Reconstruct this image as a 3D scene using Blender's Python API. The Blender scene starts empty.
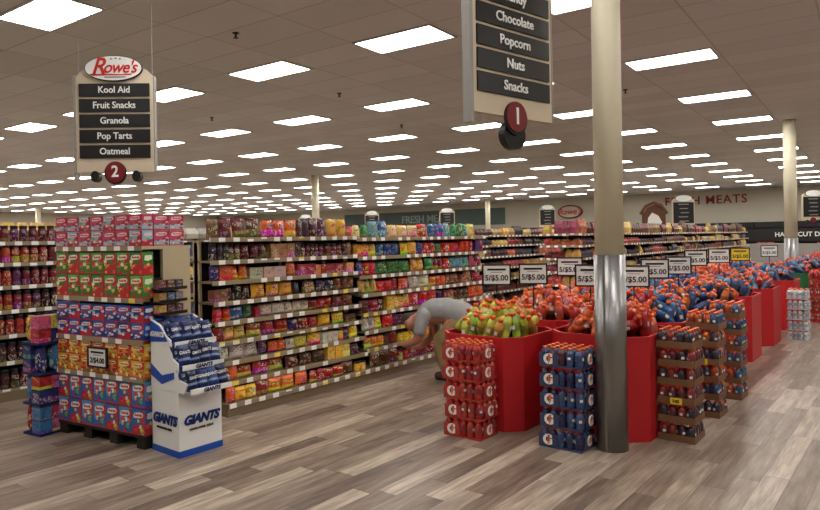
import bpy, math, random
from mathutils import Matrix, Vector
random.seed(7)
SC=bpy.context.scene
COL=SC.collection
try:
    SC.view_settings.view_transform='Standard'
except Exception: pass

def lin(c):
    r=[]
    for x in c[:3]:
        x/=255.0
        r.append(x/12.92 if x<=0.04045 else ((x+0.055)/1.055)**2.4)
    return (r[0],r[1],r[2],1.0)

# ---------------------------------------------------------------- materials
def newmat(name):
    m=bpy.data.materials.new(name); m.use_nodes=True
    nt=m.node_tree; b=nt.nodes.get('Principled BSDF')
    return m,nt,b
def N(nt,t,**k):
    n=nt.nodes.new(t)
    for a,v in k.items(): setattr(n,a,v)
    return n
def setin(nt,n,i,v):
    if hasattr(v,'is_linked') or hasattr(v,'links'): nt.links.new(v,n.inputs[i])
    else: n.inputs[i].default_value=v
def M_(nt,op,a,b=None,c=None,clamp=False):
    n=N(nt,'ShaderNodeMath',operation=op); n.use_clamp=clamp
    setin(nt,n,0,a)
    if b is not None: setin(nt,n,1,b)
    if c is not None: setin(nt,n,2,c)
    return n.outputs[0]
def MIX(nt,f,a,b,mode='MIX'):
    n=N(nt,'ShaderNodeMix',data_type='RGBA',blend_type=mode)
    setin(nt,n,0,f); setin(nt,n,6,a); setin(nt,n,7,b)
    return n.outputs[2]
def mat(name,rgb,rough=0.5,metal=0.0,var=0.12,scale=6.0,spec=0.4,stretch=None):
    m,nt,b=newmat(name)
    tc=N(nt,'ShaderNodeTexCoord'); no=N(nt,'ShaderNodeTexNoise')
    if stretch:
        mp=N(nt,'ShaderNodeMapping'); mp.inputs['Scale'].default_value=stretch
        nt.links.new(tc.outputs['Object'],mp.inputs[0]); nt.links.new(mp.outputs[0],no.inputs['Vector'])
    else: nt.links.new(tc.outputs['Object'],no.inputs['Vector'])
    no.inputs['Scale'].default_value=scale
    c=lin(rgb)
    d=tuple(x*(1-var) for x in c[:3])+(1,); e=tuple(min(1,x*(1+var)) for x in c[:3])+(1,)
    nt.links.new(MIX(nt,no.outputs['Fac'],d,e),b.inputs['Base Color'])
    b.inputs['Roughness'].default_value=rough; b.inputs['Metallic'].default_value=metal
    b.inputs['Specular IOR Level'].default_value=spec
    return m
def emit(name,rgb,s):
    m,nt,b=newmat(name)
    b.inputs['Base Color'].default_value=(.8,.8,.8,1)
    b.inputs['Emission Color'].default_value=lin(rgb); b.inputs['Emission Strength'].default_value=s
    return m
def pack_mat(name,rough=0.4,attr=False):
    m,nt,b=newmat(name)
    tc=N(nt,'ShaderNodeTexCoord')
    oi=N(nt,'ShaderNodeObjectInfo')
    if attr:
        at=N(nt,'ShaderNodeAttribute'); at.attribute_name='Col'; base=at.outputs['Color']
        no=N(nt,'ShaderNodeTexVoronoi'); nt.links.new(tc.outputs['Object'],no.inputs['Vector']); no.inputs['Scale'].default_value=11
        fac=M_(nt,'LESS_THAN',no.outputs['Distance'],0.33)
        hs=N(nt,'ShaderNodeHueSaturation'); hs.inputs['Saturation'].default_value=.7; hs.inputs['Value'].default_value=1.5
        nt.links.new(base,hs.inputs['Color']); nt.links.new(M_(nt,'MULTIPLY_ADD',no.outputs['Distance'],.5,.35),hs.inputs['Hue'])
        nt.links.new(MIX(nt,M_(nt,'MULTIPLY',fac,.5),base,hs.outputs[0]),b.inputs['Base Color'])
        b.inputs['Roughness'].default_value=rough
        return m
    sp=N(nt,'ShaderNodeSeparateXYZ'); nt.links.new(tc.outputs['Generated'],sp.inputs[0])
    u,v=sp.outputs[0],sp.outputs[2]; rnd=oi.outputs['Random']
    r2=M_(nt,'FRACT',M_(nt,'MULTIPLY',rnd,7.31)); r3=M_(nt,'FRACT',M_(nt,'MULTIPLY',rnd,13.7)); r4=M_(nt,'FRACT',M_(nt,'MULTIPLY',rnd,29.3))
    cx=M_(nt,'DIVIDE',M_(nt,'SUBTRACT',u,.5),M_(nt,'MULTIPLY_ADD',r2,.24,.2))
    cz=M_(nt,'DIVIDE',M_(nt,'SUBTRACT',M_(nt,'ADD',v,M_(nt,'MULTIPLY',M_(nt,'SUBTRACT',u,.5),M_(nt,'MULTIPLY_ADD',r4,.8,-.4))),M_(nt,'MULTIPLY_ADD',rnd,.3,.5)),M_(nt,'MULTIPLY_ADD',r3,.1,.06))
    p4=lambda q:M_(nt,'MULTIPLY',M_(nt,'MULTIPLY',q,q),M_(nt,'MULTIPLY',q,q))
    ell=M_(nt,'LESS_THAN',M_(nt,'ADD',p4(cx),p4(cz)),1.0)
    base=oi.outputs['Color']
    hs=N(nt,'ShaderNodeHueSaturation'); hs.inputs['Value'].default_value=1.15
    nt.links.new(base,hs.inputs['Color']); nt.links.new(M_(nt,'MULTIPLY_ADD',r2,.4,.3),hs.inputs['Hue'])
    light=MIX(nt,M_(nt,'MULTIPLY_ADD',r3,.6,.1),hs.outputs[0],(.78,.7,.55,1))
    vo=N(nt,'ShaderNodeTexVoronoi'); vo.inputs['Scale'].default_value=5.0
    ad=N(nt,'ShaderNodeVectorMath',operation='ADD'); nt.links.new(tc.outputs['Generated'],ad.inputs[0])
    cb=N(nt,'ShaderNodeCombineXYZ'); nt.links.new(M_(nt,'MULTIPLY',rnd,30.0),cb.inputs[0]); nt.links.new(cb.outputs[0],ad.inputs[1])
    nt.links.new(ad.outputs[0],vo.inputs['Vector'])
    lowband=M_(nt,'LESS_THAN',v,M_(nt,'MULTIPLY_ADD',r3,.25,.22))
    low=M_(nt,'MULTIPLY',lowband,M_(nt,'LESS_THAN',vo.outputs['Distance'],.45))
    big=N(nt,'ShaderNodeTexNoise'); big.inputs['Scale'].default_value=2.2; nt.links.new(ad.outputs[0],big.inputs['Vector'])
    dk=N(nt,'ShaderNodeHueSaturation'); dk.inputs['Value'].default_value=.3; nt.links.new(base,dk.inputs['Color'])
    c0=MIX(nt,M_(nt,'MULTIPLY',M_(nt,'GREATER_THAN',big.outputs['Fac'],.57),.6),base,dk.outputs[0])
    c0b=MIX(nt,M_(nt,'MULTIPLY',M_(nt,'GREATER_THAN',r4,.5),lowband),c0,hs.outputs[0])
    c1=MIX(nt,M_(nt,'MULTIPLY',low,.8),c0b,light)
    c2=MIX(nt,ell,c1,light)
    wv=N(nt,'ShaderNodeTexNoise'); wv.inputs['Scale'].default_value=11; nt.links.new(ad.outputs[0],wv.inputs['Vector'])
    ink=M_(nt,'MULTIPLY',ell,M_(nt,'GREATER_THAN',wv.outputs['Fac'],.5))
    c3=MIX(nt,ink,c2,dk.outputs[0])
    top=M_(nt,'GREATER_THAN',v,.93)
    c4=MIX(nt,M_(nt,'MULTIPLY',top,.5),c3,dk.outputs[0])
    nt.links.new(c4,b.inputs['Base Color'])
    b.inputs['Roughness'].default_value=rough
    return m
def objcol_mat(name,rough=.25,mul=1.0):
    m,nt,b=newmat(name); oi=N(nt,'ShaderNodeObjectInfo')
    tc=N(nt,'ShaderNodeTexCoord'); no=N(nt,'ShaderNodeTexNoise'); nt.links.new(tc.outputs['Object'],no.inputs['Vector']); no.inputs['Scale'].default_value=12
    nt.links.new(MIX(nt,M_(nt,'MULTIPLY',no.outputs['Fac'],.25),oi.outputs['Color'],(.02,.02,.02,1)),b.inputs['Base Color'])
    b.inputs['Roughness'].default_value=rough
    return m

def floor_mat():
    m,nt,b=newmat('vinyl_planks')
    tc=N(nt,'ShaderNodeTexCoord'); sp=N(nt,'ShaderNodeSeparateXYZ'); nt.links.new(tc.outputs['Object'],sp.inputs[0])
    W,L=.15,1.1
    px=M_(nt,'DIVIDE',sp.outputs[0],W); row=M_(nt,'FLOOR',px)
    wn=N(nt,'ShaderNodeTexWhiteNoise',noise_dimensions='1D'); nt.links.new(row,wn.inputs['W'])
    py=M_(nt,'ADD',M_(nt,'DIVIDE',sp.outputs[1],L),wn.outputs['Value']); col=M_(nt,'FLOOR',py)
    cb=N(nt,'ShaderNodeCombineXYZ'); nt.links.new(row,cb.inputs[0]); nt.links.new(col,cb.inputs[1])
    w2=N(nt,'ShaderNodeTexWhiteNoise',noise_dimensions='2D'); nt.links.new(cb.outputs[0],w2.inputs['Vector'])
    def grain(sx,sy,det):
        g=N(nt,'ShaderNodeCombineXYZ')
        nt.links.new(M_(nt,'MULTIPLY',sp.outputs[0],sx),g.inputs[0]); nt.links.new(M_(nt,'MULTIPLY',sp.outputs[1],sy),g.inputs[1]); nt.links.new(M_(nt,'MULTIPLY',w2.outputs['Value'],40.0),g.inputs[2])
        no=N(nt,'ShaderNodeTexNoise'); no.inputs['Scale'].default_value=1.0; no.inputs['Detail'].default_value=det; nt.links.new(g.outputs[0],no.inputs['Vector']); return no.outputs['Fac']
    g1=grain(24.0,2.6,6); g2=grain(90.0,4.5,3)
    v=M_(nt,'ADD',M_(nt,'MULTIPLY',w2.outputs['Value'],.6),M_(nt,'MULTIPLY',M_(nt,'SUBTRACT',g1,.31),.95))
    v=M_(nt,'ADD',v,M_(nt,'MULTIPLY',M_(nt,'SUBTRACT',g2,.5),.5))
    cr=N(nt,'ShaderNodeValToRGB'); nt.links.new(v,cr.inputs[0])
    e=cr.color_ramp.elements
    e[0].position=.05; e[0].color=lin((88,74,64)); e[1].position=.95; e[1].color=lin((194,178,160))
    for p,c in((.33,(120,103,90)),(.6,(148,131,116))):
        k=e.new(p); k.color=lin(c)
    fx=M_(nt,'FRACT',px); fy=M_(nt,'FRACT',py)
    seam=M_(nt,'MAXIMUM',M_(nt,'LESS_THAN',fx,.025),M_(nt,'LESS_THAN',fy,.005))
    nt.links.new(MIX(nt,M_(nt,'MULTIPLY',seam,.6),cr.outputs[0],lin((60,51,44))),b.inputs['Base Color'])
    b.inputs['Roughness'].default_value=.34; b.inputs['Specular IOR Level'].default_value=.45
    return m
CG=math.radians(3.3); cgc,cgs=math.cos(CG),math.sin(CG); LX,LY=2.65,3.4; PX,PY=-2.9,7.02
def ceil_mat():
    m,nt,b=newmat('acoustic_tiles')
    tc=N(nt,'ShaderNodeTexCoord'); sp=N(nt,'ShaderNodeSeparateXYZ'); nt.links.new(tc.outputs['Object'],sp.inputs[0])
    x=M_(nt,'SUBTRACT',sp.outputs[0],PX); y=M_(nt,'SUBTRACT',sp.outputs[1],PY)
    xr=M_(nt,'ADD',M_(nt,'MULTIPLY',x,cgc),M_(nt,'MULTIPLY',y,cgs)); yr=M_(nt,'SUBTRACT',M_(nt,'MULTIPLY',y,cgc),M_(nt,'MULTIPLY',x,cgs))
    px=M_(nt,'ADD',M_(nt,'DIVIDE',xr,LX/2),.5); py=M_(nt,'ADD',M_(nt,'DIVIDE',yr,.68),.5)
    fx=M_(nt,'FRACT',px); fy=M_(nt,'FRACT',py)
    seam=M_(nt,'MAXIMUM',M_(nt,'LESS_THAN',fx,.018),M_(nt,'LESS_THAN',fy,.035))
    cb=N(nt,'ShaderNodeCombineXYZ'); nt.links.new(M_(nt,'FLOOR',px),cb.inputs[0]); nt.links.new(M_(nt,'FLOOR',py),cb.inputs[1])
    w2=N(nt,'ShaderNodeTexWhiteNoise',noise_dimensions='2D'); nt.links.new(cb.outputs[0],w2.inputs['Vector'])
    c=MIX(nt,w2.outputs['Value'],lin((208,209,210)),lin((221,222,223)))
    nt.links.new(MIX(nt,seam,c,lin((188,188,188))),b.inputs['Base Color'])
    b.inputs['Roughness'].default_value=.9
    return m
def rail_mat():
    m,nt,b=newmat('price_rail_tags')
    tc=N(nt,'ShaderNodeTexCoord'); sp=N(nt,'ShaderNodeSeparateXYZ'); nt.links.new(tc.outputs['Object'],sp.inputs[0])
    a=M_(nt,'ADD',M_(nt,'DIVIDE',sp.outputs[1],.17),M_(nt,'DIVIDE',sp.outputs[0],.17))
    f=M_(nt,'FRACT',a)
    wn=N(nt,'ShaderNodeTexWhiteNoise',noise_dimensions='2D'); cb=N(nt,'ShaderNodeCombineXYZ'); nt.links.new(M_(nt,'FLOOR',a),cb.inputs[0]); nt.links.new(M_(nt,'FLOOR',M_(nt,'MULTIPLY',sp.outputs[2],9.0)),cb.inputs[1]); nt.links.new(cb.outputs[0],wn.inputs['Vector'])
    t=M_(nt,'MULTIPLY',M_(nt,'LESS_THAN',f,.45),M_(nt,'GREATER_THAN',wn.outputs['Value'],.15))
    tag=MIX(nt,M_(nt,'GREATER_THAN',wn.outputs['Value'],.9),lin((248,246,242)),lin((240,215,90)))
    nt.links.new(MIX(nt,t,lin((150,134,108)),tag),b.inputs['Base Color'])
    return m

m_floor=floor_mat(); m_ceil=ceil_mat(); m_rail=rail_mat()
m_wall=mat('wall_paint_tan',(190,182,164),.85,var=.04,scale=1)
m_teal=mat('wall_paint_teal',(88,102,97),.85,var=.05,scale=1)
m_light=emit('light_diffuser',(254,251,245),16.5)
m_frame=mat('light_frame_white',(205,203,200),.5,var=.03)
m_cream=mat('column_cream',(222,214,188),.5,var=.04,scale=2)
m_steel=mat('brushed_steel',(148,147,146),.34,metal=.92,var=.1,scale=1,stretch=(90,90,.05))
m_beige=mat('shelf_beige',(190,174,142),.5,var=.05)
m_shelf=mat('shelf_metal_tan',(130,114,90),.5,var=.08)
m_back=mat('shelf_back_dark',(36,30,27),.7,var=.1)
m_black=mat('black_plastic',(22,21,22),.4,var=.2)
m_dark=mat('dark_pallet',(40,36,34),.7,var=.2)
m_white=mat('white_card',(238,238,236),.5,var=.02)
m_ink=mat('black_ink',(20,20,24),.5,var=.05)
m_navy=mat('navy_ink',(22,38,92),.45,var=.05)
m_blue=mat('blue_print',(24,80,178),.45,var=.06)
m_red=mat('red_cardboard',(190,30,38),.5,var=.07,scale=3)
m_dred=mat('deep_red_disc',(120,24,34),.4,var=.05)
m_logor=mat('red_lettering',(196,40,32),.5,var=.05)
m_grn=mat('green_cardboard',(34,104,58),.5,var=.07,scale=3)
m_board=mat('sign_board_cream',(208,192,168),.5,var=.04)
m_brdr=mat('sign_trim_grey',(150,146,142),.4,var=.05)
m_cardb=mat('brown_cardboard',(120,84,58),.75,var=.12)
m_film=mat('packing_film',(170,60,54),.22,var=.35,scale=25)
m_filmb=mat('packing_film_navy',(60,66,100),.22,var=.4,scale=25)
m_filmw=mat('packing_film_clear',(190,194,198),.22,var=.2,scale=25)
m_orcap=mat('orange_cap',(222,92,34),.35,var=.05)
m_yel=mat('yellow_card',(245,214,60),.5,var=.03)
m_wood=mat('brown_wood',(96,58,36),.6,var=.2)
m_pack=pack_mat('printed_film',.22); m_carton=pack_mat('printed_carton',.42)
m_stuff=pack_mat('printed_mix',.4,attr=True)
m_liq=objcol_mat('drink_liquid',.16)
m_skin=mat('skin',(180,126,100),.55,var=.06); m_hair=mat('hair_brown',(58,46,38),.8,var=.2,scale=40)
m_shirt=mat('grey_shirt_cloth',(148,148,148),.85,var=.28,scale=12); m_pants=mat('khaki_cloth',(146,122,84),.85,var=.3,scale=12)
m_shoe=mat('shoe_leather',(70,52,40),.6,var=.1)
m_meat=mat('letter_crimson',(140,30,38),.5,var=.04); m_lteal=mat('letter_sage',(146,162,154),.5,var=.04)

# ---------------------------------------------------------------- mesh helpers
class MB:
    def __init__(s): s.v=[];s.f=[];s.m=[];s.c=[]
    def add(s,vs,fs,mt=0,M=None,col=None):
        o=len(s.v)
        for p in vs: s.v.append(tuple(M@Vector(p)) if M is not None else tuple(p))
        for i,f in enumerate(fs):
            s.f.append([o+k for k in f]); s.m.append(mt[i] if isinstance(mt,(list,tuple)) else mt); s.c.append(col)
        return s
    def box(s,x0,x1,y0,y1,z0,z1,mt=0,M=None,col=None):
        vs=[(x0,y0,z0),(x1,y0,z0),(x1,y1,z0),(x0,y1,z0),(x0,y0,z1),(x1,y0,z1),(x1,y1,z1),(x0,y1,z1)]
        return s.add(vs,[(0,3,2,1),(4,5,6,7),(0,1,5,4),(1,2,6,5),(2,3,7,6),(3,0,4,7)],mt,M,col)
    def lathe(s,pr,n=16,mts=0,M=None,col=None):
        vs=[];fs=[];ms=[]
        for r,z in pr:
            for i in range(n):
                a=2*math.pi*i/n; vs.append((r*math.cos(a),r*math.sin(a),z))
        for j in range(len(pr)-1):
            for i in range(n):
                k=(i+1)%n; fs.append((j*n+i,j*n+k,(j+1)*n+k,(j+1)*n+i)); ms.append(mts[j] if isinstance(mts,(list,tuple)) else mts)
        fs.append(tuple(range(n))[::-1]); ms.append(ms[0]); fs.append(tuple((len(pr)-1)*n+i for i in range(n))); ms.append(ms[-2] if len(ms)>1 else ms[0])
        return s.add(vs,fs,ms,M,col)
    def prism(s,poly,a,b,axis='y',mt=0,M=None):
        n=len(poly)
        if axis=='y': vs=[(p[0],a,p[1]) for p in poly]+[(p[0],b,p[1]) for p in poly]
        else: vs=[(p[0],p[1],a) for p in poly]+[(p[0],p[1],b) for p in poly]
        fs=[tuple(range(n)),tuple(range(2*n-1,n-1,-1))]+[(i,(i+n),(i+1)%n+n,(i+1)%n) for i in range(n)]
        return s.add(vs,fs,mt,M)
    def loft(s,secs,n=18,mt=0):
        """secs: (centre, lateral radius, perpendicular radius)"""
        vs=[];fs=[]
        C=[Vector(q[0]) for q in secs]
        for i,(c,rl,rp) in enumerate(secs):
            t=(C[min(i+1,len(C)-1)]-C[max(i-1,0)]).normalized()
            lat=Vector((0,1,0)); lat=(lat-t*lat.dot(t)).normalized(); up=t.cross(lat)
            for k in range(n):
                a=2*math.pi*k/n; w=1+.03*math.sin(5*a+i*1.7)
                vs.append(tuple(C[i]+lat*rl*w*math.cos(a)+up*rp*w*math.sin(a)))
        for j in range(len(secs)-1):
            for k in range(n): fs.append((j*n+k,j*n+(k+1)%n,(j+1)*n+(k+1)%n,(j+1)*n+k))
        vs.append(tuple(C[0])); vs.append(tuple(C[-1])); L=len(secs)*n
        for k in range(n): fs.append((L,(k+1)%n,k)); fs.append((L+1,(len(secs)-1)*n+k,(len(secs)-1)*n+(k+1)%n))
        return s.add(vs,fs,mt)
    def me(s,name,mats,smooth=False):
        m=bpy.data.meshes.new(name); m.from_pydata(s.v,[],s.f)
        for k in mats: m.materials.append(k)
        m.polygons.foreach_set('material_index',s.m)
        if smooth: m.polygons.foreach_set('use_smooth',[len(f)<8 for f in s.f])
        if any(c is not None for c in s.c):
            at=m.color_attributes.new('Col','FLOAT_COLOR','CORNER'); data=[]
            for p,c in zip(m.polygons,s.c):
                data+=list(c or (.5,.5,.5,1))*p.loop_total
            at.data.foreach_set('color',data)
        m.update()
        return m
def ob(name,me,loc=(0,0,0),rz=0,parent=None,label=None,cat=None,group=None,kind=None,color=None,rot=None,scale=None):
    o=bpy.data.objects.new(name,me); COL.objects.link(o)
    o.location=loc; o.rotation_euler=rot if rot else (0,0,rz)
    if scale: o.scale=scale
    if parent: o.parent=parent
    if label: o['label']=label
    if cat and not parent: o['category']=cat
    if group: o['group']=group
    if kind: o['kind']=kind
    if color: o.color=color
    return o
_t={}
def text_me(s,size,mt,ex=.003,bold=0.0,shear=0,space=1.0):
    k=(s,size,mt.name,bold,shear,space)
    if k in _t: return _t[k]
    c=bpy.data.curves.new('lettering','FONT'); c.body=s; c.size=size; c.extrude=ex; c.offset=bold*size; c.shear=shear
    c.align_x='CENTER'; c.align_y='CENTER'; c.space_character=space; c.resolution_u=3
    o=bpy.data.objects.new('tmp',c); COL.objects.link(o)
    dg=bpy.context.evaluated_depsgraph_get()
    m=bpy.data.meshes.new_from_object(o.evaluated_get(dg))
    bpy.data.objects.remove(o); m.transform(Matrix.Rotation(math.pi/2,4,'X'))
    m.materials.clear(); m.materials.append(mt); _t[k]=m
    return m
def txt(s,size,mt,loc,parent,rz=0,**k):
    return ob('lettering',text_me(s,size,mt,**k),loc,rz,parent)
def ellipse(rx,rz,n=32,cx=0,cz=0): return [(cx+rx*math.cos(2*math.pi*i/n),cz+rz*math.sin(2*math.pi*i/n)) for i in range(n)]

# ---------------------------------------------------------------- camera
cam=bpy.data.cameras.new('camera'); cam.lens=650/820*36; cam.sensor_width=36; cam.clip_end=300; cam.shift_y=-17/820
co=bpy.data.objects.new('camera',cam); COL.objects.link(co); SC.camera=co
YAW=math.radians(38.66)
co.matrix_world=Matrix.Translation((0,0,1.65))@Matrix.Rotation(YAW,4,'Z')@Matrix.Rotation(math.radians(90),4,'X')@Matrix.Rotation(math.radians(-.95),4,'Z')

# ---------------------------------------------------------------- shell
X0,X1,Y0,Y1,H=-60,6,-6,44,4.35
def shell(name,b,mt): return ob(name,MB().box(*b).me(name,[mt]),kind='structure')
shell('floor',(X0,X1,Y0,Y1,-.1,0),m_floor)
shell('ceiling',(X0,X1,Y0,Y1,H,H+.1),m_ceil)
shell('wall_back',(X0,X1,Y1,Y1+.2,0,H),m_wall)
shell('wall_front',(X0,X1,Y0-.2,Y0,0,H),m_wall)
shell('wall_left',(X0-.2,X0,Y0,Y1,0,H),m_wall)
shell('wall_right',(X1,X1+.2,Y0,Y1,0,H),m_wall)
shell('trim_1',(-43,-25.7,Y1-.06,Y1,2.6,H-.45),m_teal)
fr=MB()
for b in((-.64,.64,-.33,-.3),(-.64,.64,.3,.33),(-.64,-.61,-.3,.3),(.61,.64,-.3,.3)): fr.box(b[0],b[1],b[2],b[3],-.02,0)
fm=fr.me('light_frame',[m_frame]); dm=MB().box(-.61,.61,-.3,.3,-.012,-.002).me('diffuser',[m_light])
for i in range(-2,21):
    for j in range(-2,11):
        a,b_=-LX*i,LY*j
        x,y=PX+a*cgc-b_*cgs,PY+a*cgs+b_*cgc
        if y<-5 or y>43.5: continue
        o=ob('ceiling_light',fm,(x,y,H),CG,label='recessed rectangular fluorescent troffer glowing in the tiled ceiling',cat='ceiling light',group='troffers in the ceiling grid')
        ob('diffuser',dm,parent=o)
sp=MB().lathe([(.045,0),(.045,-.01),(.015,-.015),(.015,-.06),(.035,-.065),(.035,-.07)][::-1],12).me('sprinkler',[m_black],True)
for x,y in((-7.0,5.2),(-4.3,8.6),(-8.5,8.6),(-12.2,8.4),(-4.4,12.0),(-9.8,12)):
    ob('sprinkler_head',sp,(x,y,H),label='small dark sprinkler head on the ceiling',cat='sprinkler',group='ceiling sprinklers')

# ---------------------------------------------------------------- columns
def column(x,y,r=.108):
    e=ob('column',None,(x,y,0),label='round cream support column with brushed stainless steel lower sleeve',cat='column',group='support columns')
    ob('shaft',MB().lathe([(r,1.49),(r,H)],48).me('shaft',[m_cream],True),parent=e)
    ob('sleeve',MB().lathe([(r+.01,0),(r+.01,1.495)],64).me('sleeve',[m_steel],True),parent=e,label='brushed stainless steel sleeve')
    ob('seam_strip',MB().box(-.008,.008,-r-.0125,-r-.005,0,1.495).me('seam_strip',[m_steel]),parent=e)
for x,y,r in((-1.935,4.88,.108),(-2.62,18.0,.14),(-20.2,18.9,.16),(-24.8,40,.17),(-48,19,.17)): column(x,y,r)

# ---------------------------------------------------------------- hanging aisle signs
def sign(x,y,z,ang,rows,num,full=True,sx=1):
    e=ob('hanging_aisle_sign',None,(x,y,z),ang,label='hanging aisle sign with black category strips and red number disc' if full else 'distant hanging aisle sign with black strips',cat='sign',group=None if full else 'distant aisle signs',scale=(sx,1,1))
    w=.44
    arch=[(-w,0),(w,0),(w,1.02),(.36,1.10)]+[(.3*math.cos(a),1.10+.1*math.sin(a)) for a in [math.pi*k/10 for k in range(1,10)]]+[(-.36,1.10),(-w,1.02)]
    ob('board',MB().prism(arch,-.03,.03).me('board',[m_board]),parent=e)
    if full:
        ob('side_trim',MB().box(-w-.03,-w,-.04,.04,-.08,1.04).me('side_trim',[m_brdr]),parent=e)
        ob('side_trim',MB().box(w,w+.012,-.035,.035,0,1.03).me('side_trim',[m_brdr]),parent=e)
    dz=[.88,.715,.55,.385,.22]
    for k,t in enumerate(rows):
        hh=.07 if full else .083
        ob('category_strip',MB().box(-.40,.40,-.045,-.031,dz[k]-hh,dz[k]+hh).me('category_strip',[m_black]),parent=e)
        if t: txt(t,.1,m_white,(0,-.049,dz[k]),e,bold=.012)
        else: ob('strip_print',MB().box(-.2+.04*(k%3),.2-.03*(k%2),-.048,-.0455,dz[k]-.018,dz[k]+.018).me('strip_print',[m_brdr]),parent=e)
    ob('number_holder',MB().prism(ellipse(.125,.125,28,0,-.01),-.045,-.031).me('number_holder',[m_black]),parent=e)
    ob('number_disc',MB().prism(ellipse(.112,.112,28,0,0),-.052,-.0455).me('number_disc',[m_dred]),parent=e)
    if num: txt(num,.17,m_white,(0,-.057,0),e,bold=.02)
    if num!='1':
        for s in(-.235,.235):
            ob('foot',MB().prism(ellipse(.05,.06,18,s,-.045),-.04,.04).me('foot',[m_black]),parent=e)
    else: ob('lower_bracket',MB().prism(ellipse(.12,.11,24,0.0,-.13),-.03,.03).me('lower_bracket',[m_black]),parent=e)
    ob('logo_border',MB().prism(ellipse(.33,.14,36,0,1.11),-.055,-.031).me('logo_border',[m_ink]),parent=e)
    ob('logo_panel',MB().prism(ellipse(.32,.13,36,0,1.11),-.06,-.056).me('logo_panel',[m_white]),parent=e)
    if full:
        txt("R",.26,m_logor,(-.17,-.064,1.12),e,bold=.01,shear=.35)
        txt("owe's",.18,m_logor,(0.075,-.064,1.115),e,bold=.01,shear=.35,space=.9)
        ob('logo_flourish',MB().prism([(-.27,1.05),(-.24,1.03),(.2,1.035),(.22,1.05),(.1,1.045)],-.064,-.061).me('logo_flourish',[m_logor]),parent=e)
        ob('logo_underline',MB().box(-.1,.14,-.064,-.061,1.01,1.018).me('logo_underline',[m_ink]),parent=e)
        for k,(fx,fz) in enumerate(((-.02,1.21),(.03,1.215),(.08,1.21))):
            ob('logo_leaf',MB().prism([(fx-.018,fz-.006),(fx,fz+.008),(fx+.018,fz-.004),(fx,fz-.008)],-.064,-.061).me('logo_leaf',[m_grn]),parent=e)
    L=H-z-.01
    for s in(-.42,.42): ob('hanging_wire',MB().box(s-.003,s+.003,-.003,.003,1.0,L).me('hanging_wire',[m_brdr]),parent=e)
sign(-6.84,3.51,2.41,math.radians(41),['Kool Aid','Fruit Snacks','Granola','Pop Tarts','Oatmeal'],'2',sx=.93)
sign(-2.43,4.28,2.535,math.radians(78.5),['Candy','Chocolate','Popcorn','Nuts','Snacks'],'1')
for x,y in((-7.6,26.8),(-3.8,31.6),(-16.6,33),(-22,31),(-27,30),(-33,30)):
    sign(x,y,1.92 if y<27 else 2.12,math.radians(38),['']*5,'',False)
e=ob('shelf_top_decoration',None,(-5.65,17.3,1.70),math.radians(38),label='small brown wooden barn decoration with white panel on the shelving',cat='decoration',scale=(.75,.75,.85))
for s in(-.4,.36): ob('post',MB().box(s,s+.05,-.03,.03,0,.62).me('post',[m_wood]),parent=e)
ob('roof',MB().prism([(-.5,.58),(-.3,.84),(0,.95),(.3,.84),(.5,.58),(.42,.54),(.26,.76),(0,.86),(-.26,.76),(-.42,.54)],-.06,.06).me('roof',[m_wood]),parent=e)
ob('panel',MB().prism([(-.36,.1),(.36,.1),(.36,.56),(.22,.76),(0,.84),(-.22,.76),(-.36,.56)],-.02,.02).me('panel',[m_wood]),parent=e)
ob('panel_inset',MB().prism([(-.24,.16),(.2,.16),(.28,.3),(.16,.5),(-.06,.6),(-.2,.44)],-.03,-.021).me('panel_inset',[m_white]),parent=e)

# ---------------------------------------------------------------- product meshes
def bag_mesh(mt=None,extra=None,belly=.5):
    b=MB(); nu,nv=6,9; vs=[];fs=[]
    for side in(-1,1):
        for j in range(nv+1):
            v=j/nv
            for i in range(nu+1):
                u=i/nu*2-1; t=min(1,(1-abs(2*v-1))*2.6)
                puff=(1-abs(u)**2.6)*(t**.6)*(1.15-.45*v if belly>.5 else 1)
                w=.5*(1-.07*math.sin(math.pi*v)-(.12*v if belly>.5 else 0)) 
                if v>0.93 or v<0.07: puff*=.15
                vs.append((u*w,side*.5*puff,v))
    n=(nu+1)*(nv+1)
    for j in range(nv):
        for i in range(nu):
            a=j*(nu+1)+i; fs.append((a,a+1,a+nu+2,a+nu+1)); fs.append((n+a,n+a+nu+1,n+a+nu+2,n+a+1))
    b.add(vs,fs)
    if extra:
        t,sz,mm=extra; tm=text_me(t,sz,mm,ex=.0004,bold=.02,shear=.2)
        b.add([tuple(v.co) for v in tm.vertices],[tuple(p.vertices) for p in tm.polygons],1,Matrix.Translation((0,-.51,.6))@Matrix.Diagonal((1,1,.9,1)))
        return b.me('bag',[mt,mm])
    return b.me('bag',[mt or m_pack],True)
def carton_mesh():
    b=MB(); e=.03
    pts=[]
    for z,k in((0,e),(e,0),(1-e,0),(1,e)):
        pts.append([(-.5+k,-.5+k*.6,z),(.5-k,-.5+k*.6,z),(.5-k,.5-k*.6,z),(-.5+k,.5-k*.6,z)])
    vs=[p for r in pts for p in r]; fs=[(3,2,1,0),(12,13,14,15)]
    for j in range(3):
        for i in range(4): fs.append((j*4+i,j*4+(i+1)%4,j*4+4+(i+1)%4,j*4+4+i))
    b.add(vs,fs); b.box(-.2,.2,-.03,.03,1,1.006)
    return b.me('carton',[m_carton])
def jar_mesh():
    return MB().lathe([(.42,0),(.5,.04),(.5,.68),(.4,.8),(.4,.84),(.44,.84),(.44,1)],14,[0,1,0,0,2,2]).me('jar',[m_liq,m_pack,m_black],True)
BAG,CART,JAR=bag_mesh(),carton_mesh(),jar_mesh(); POUCH=bag_mesh(belly=.8)
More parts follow.
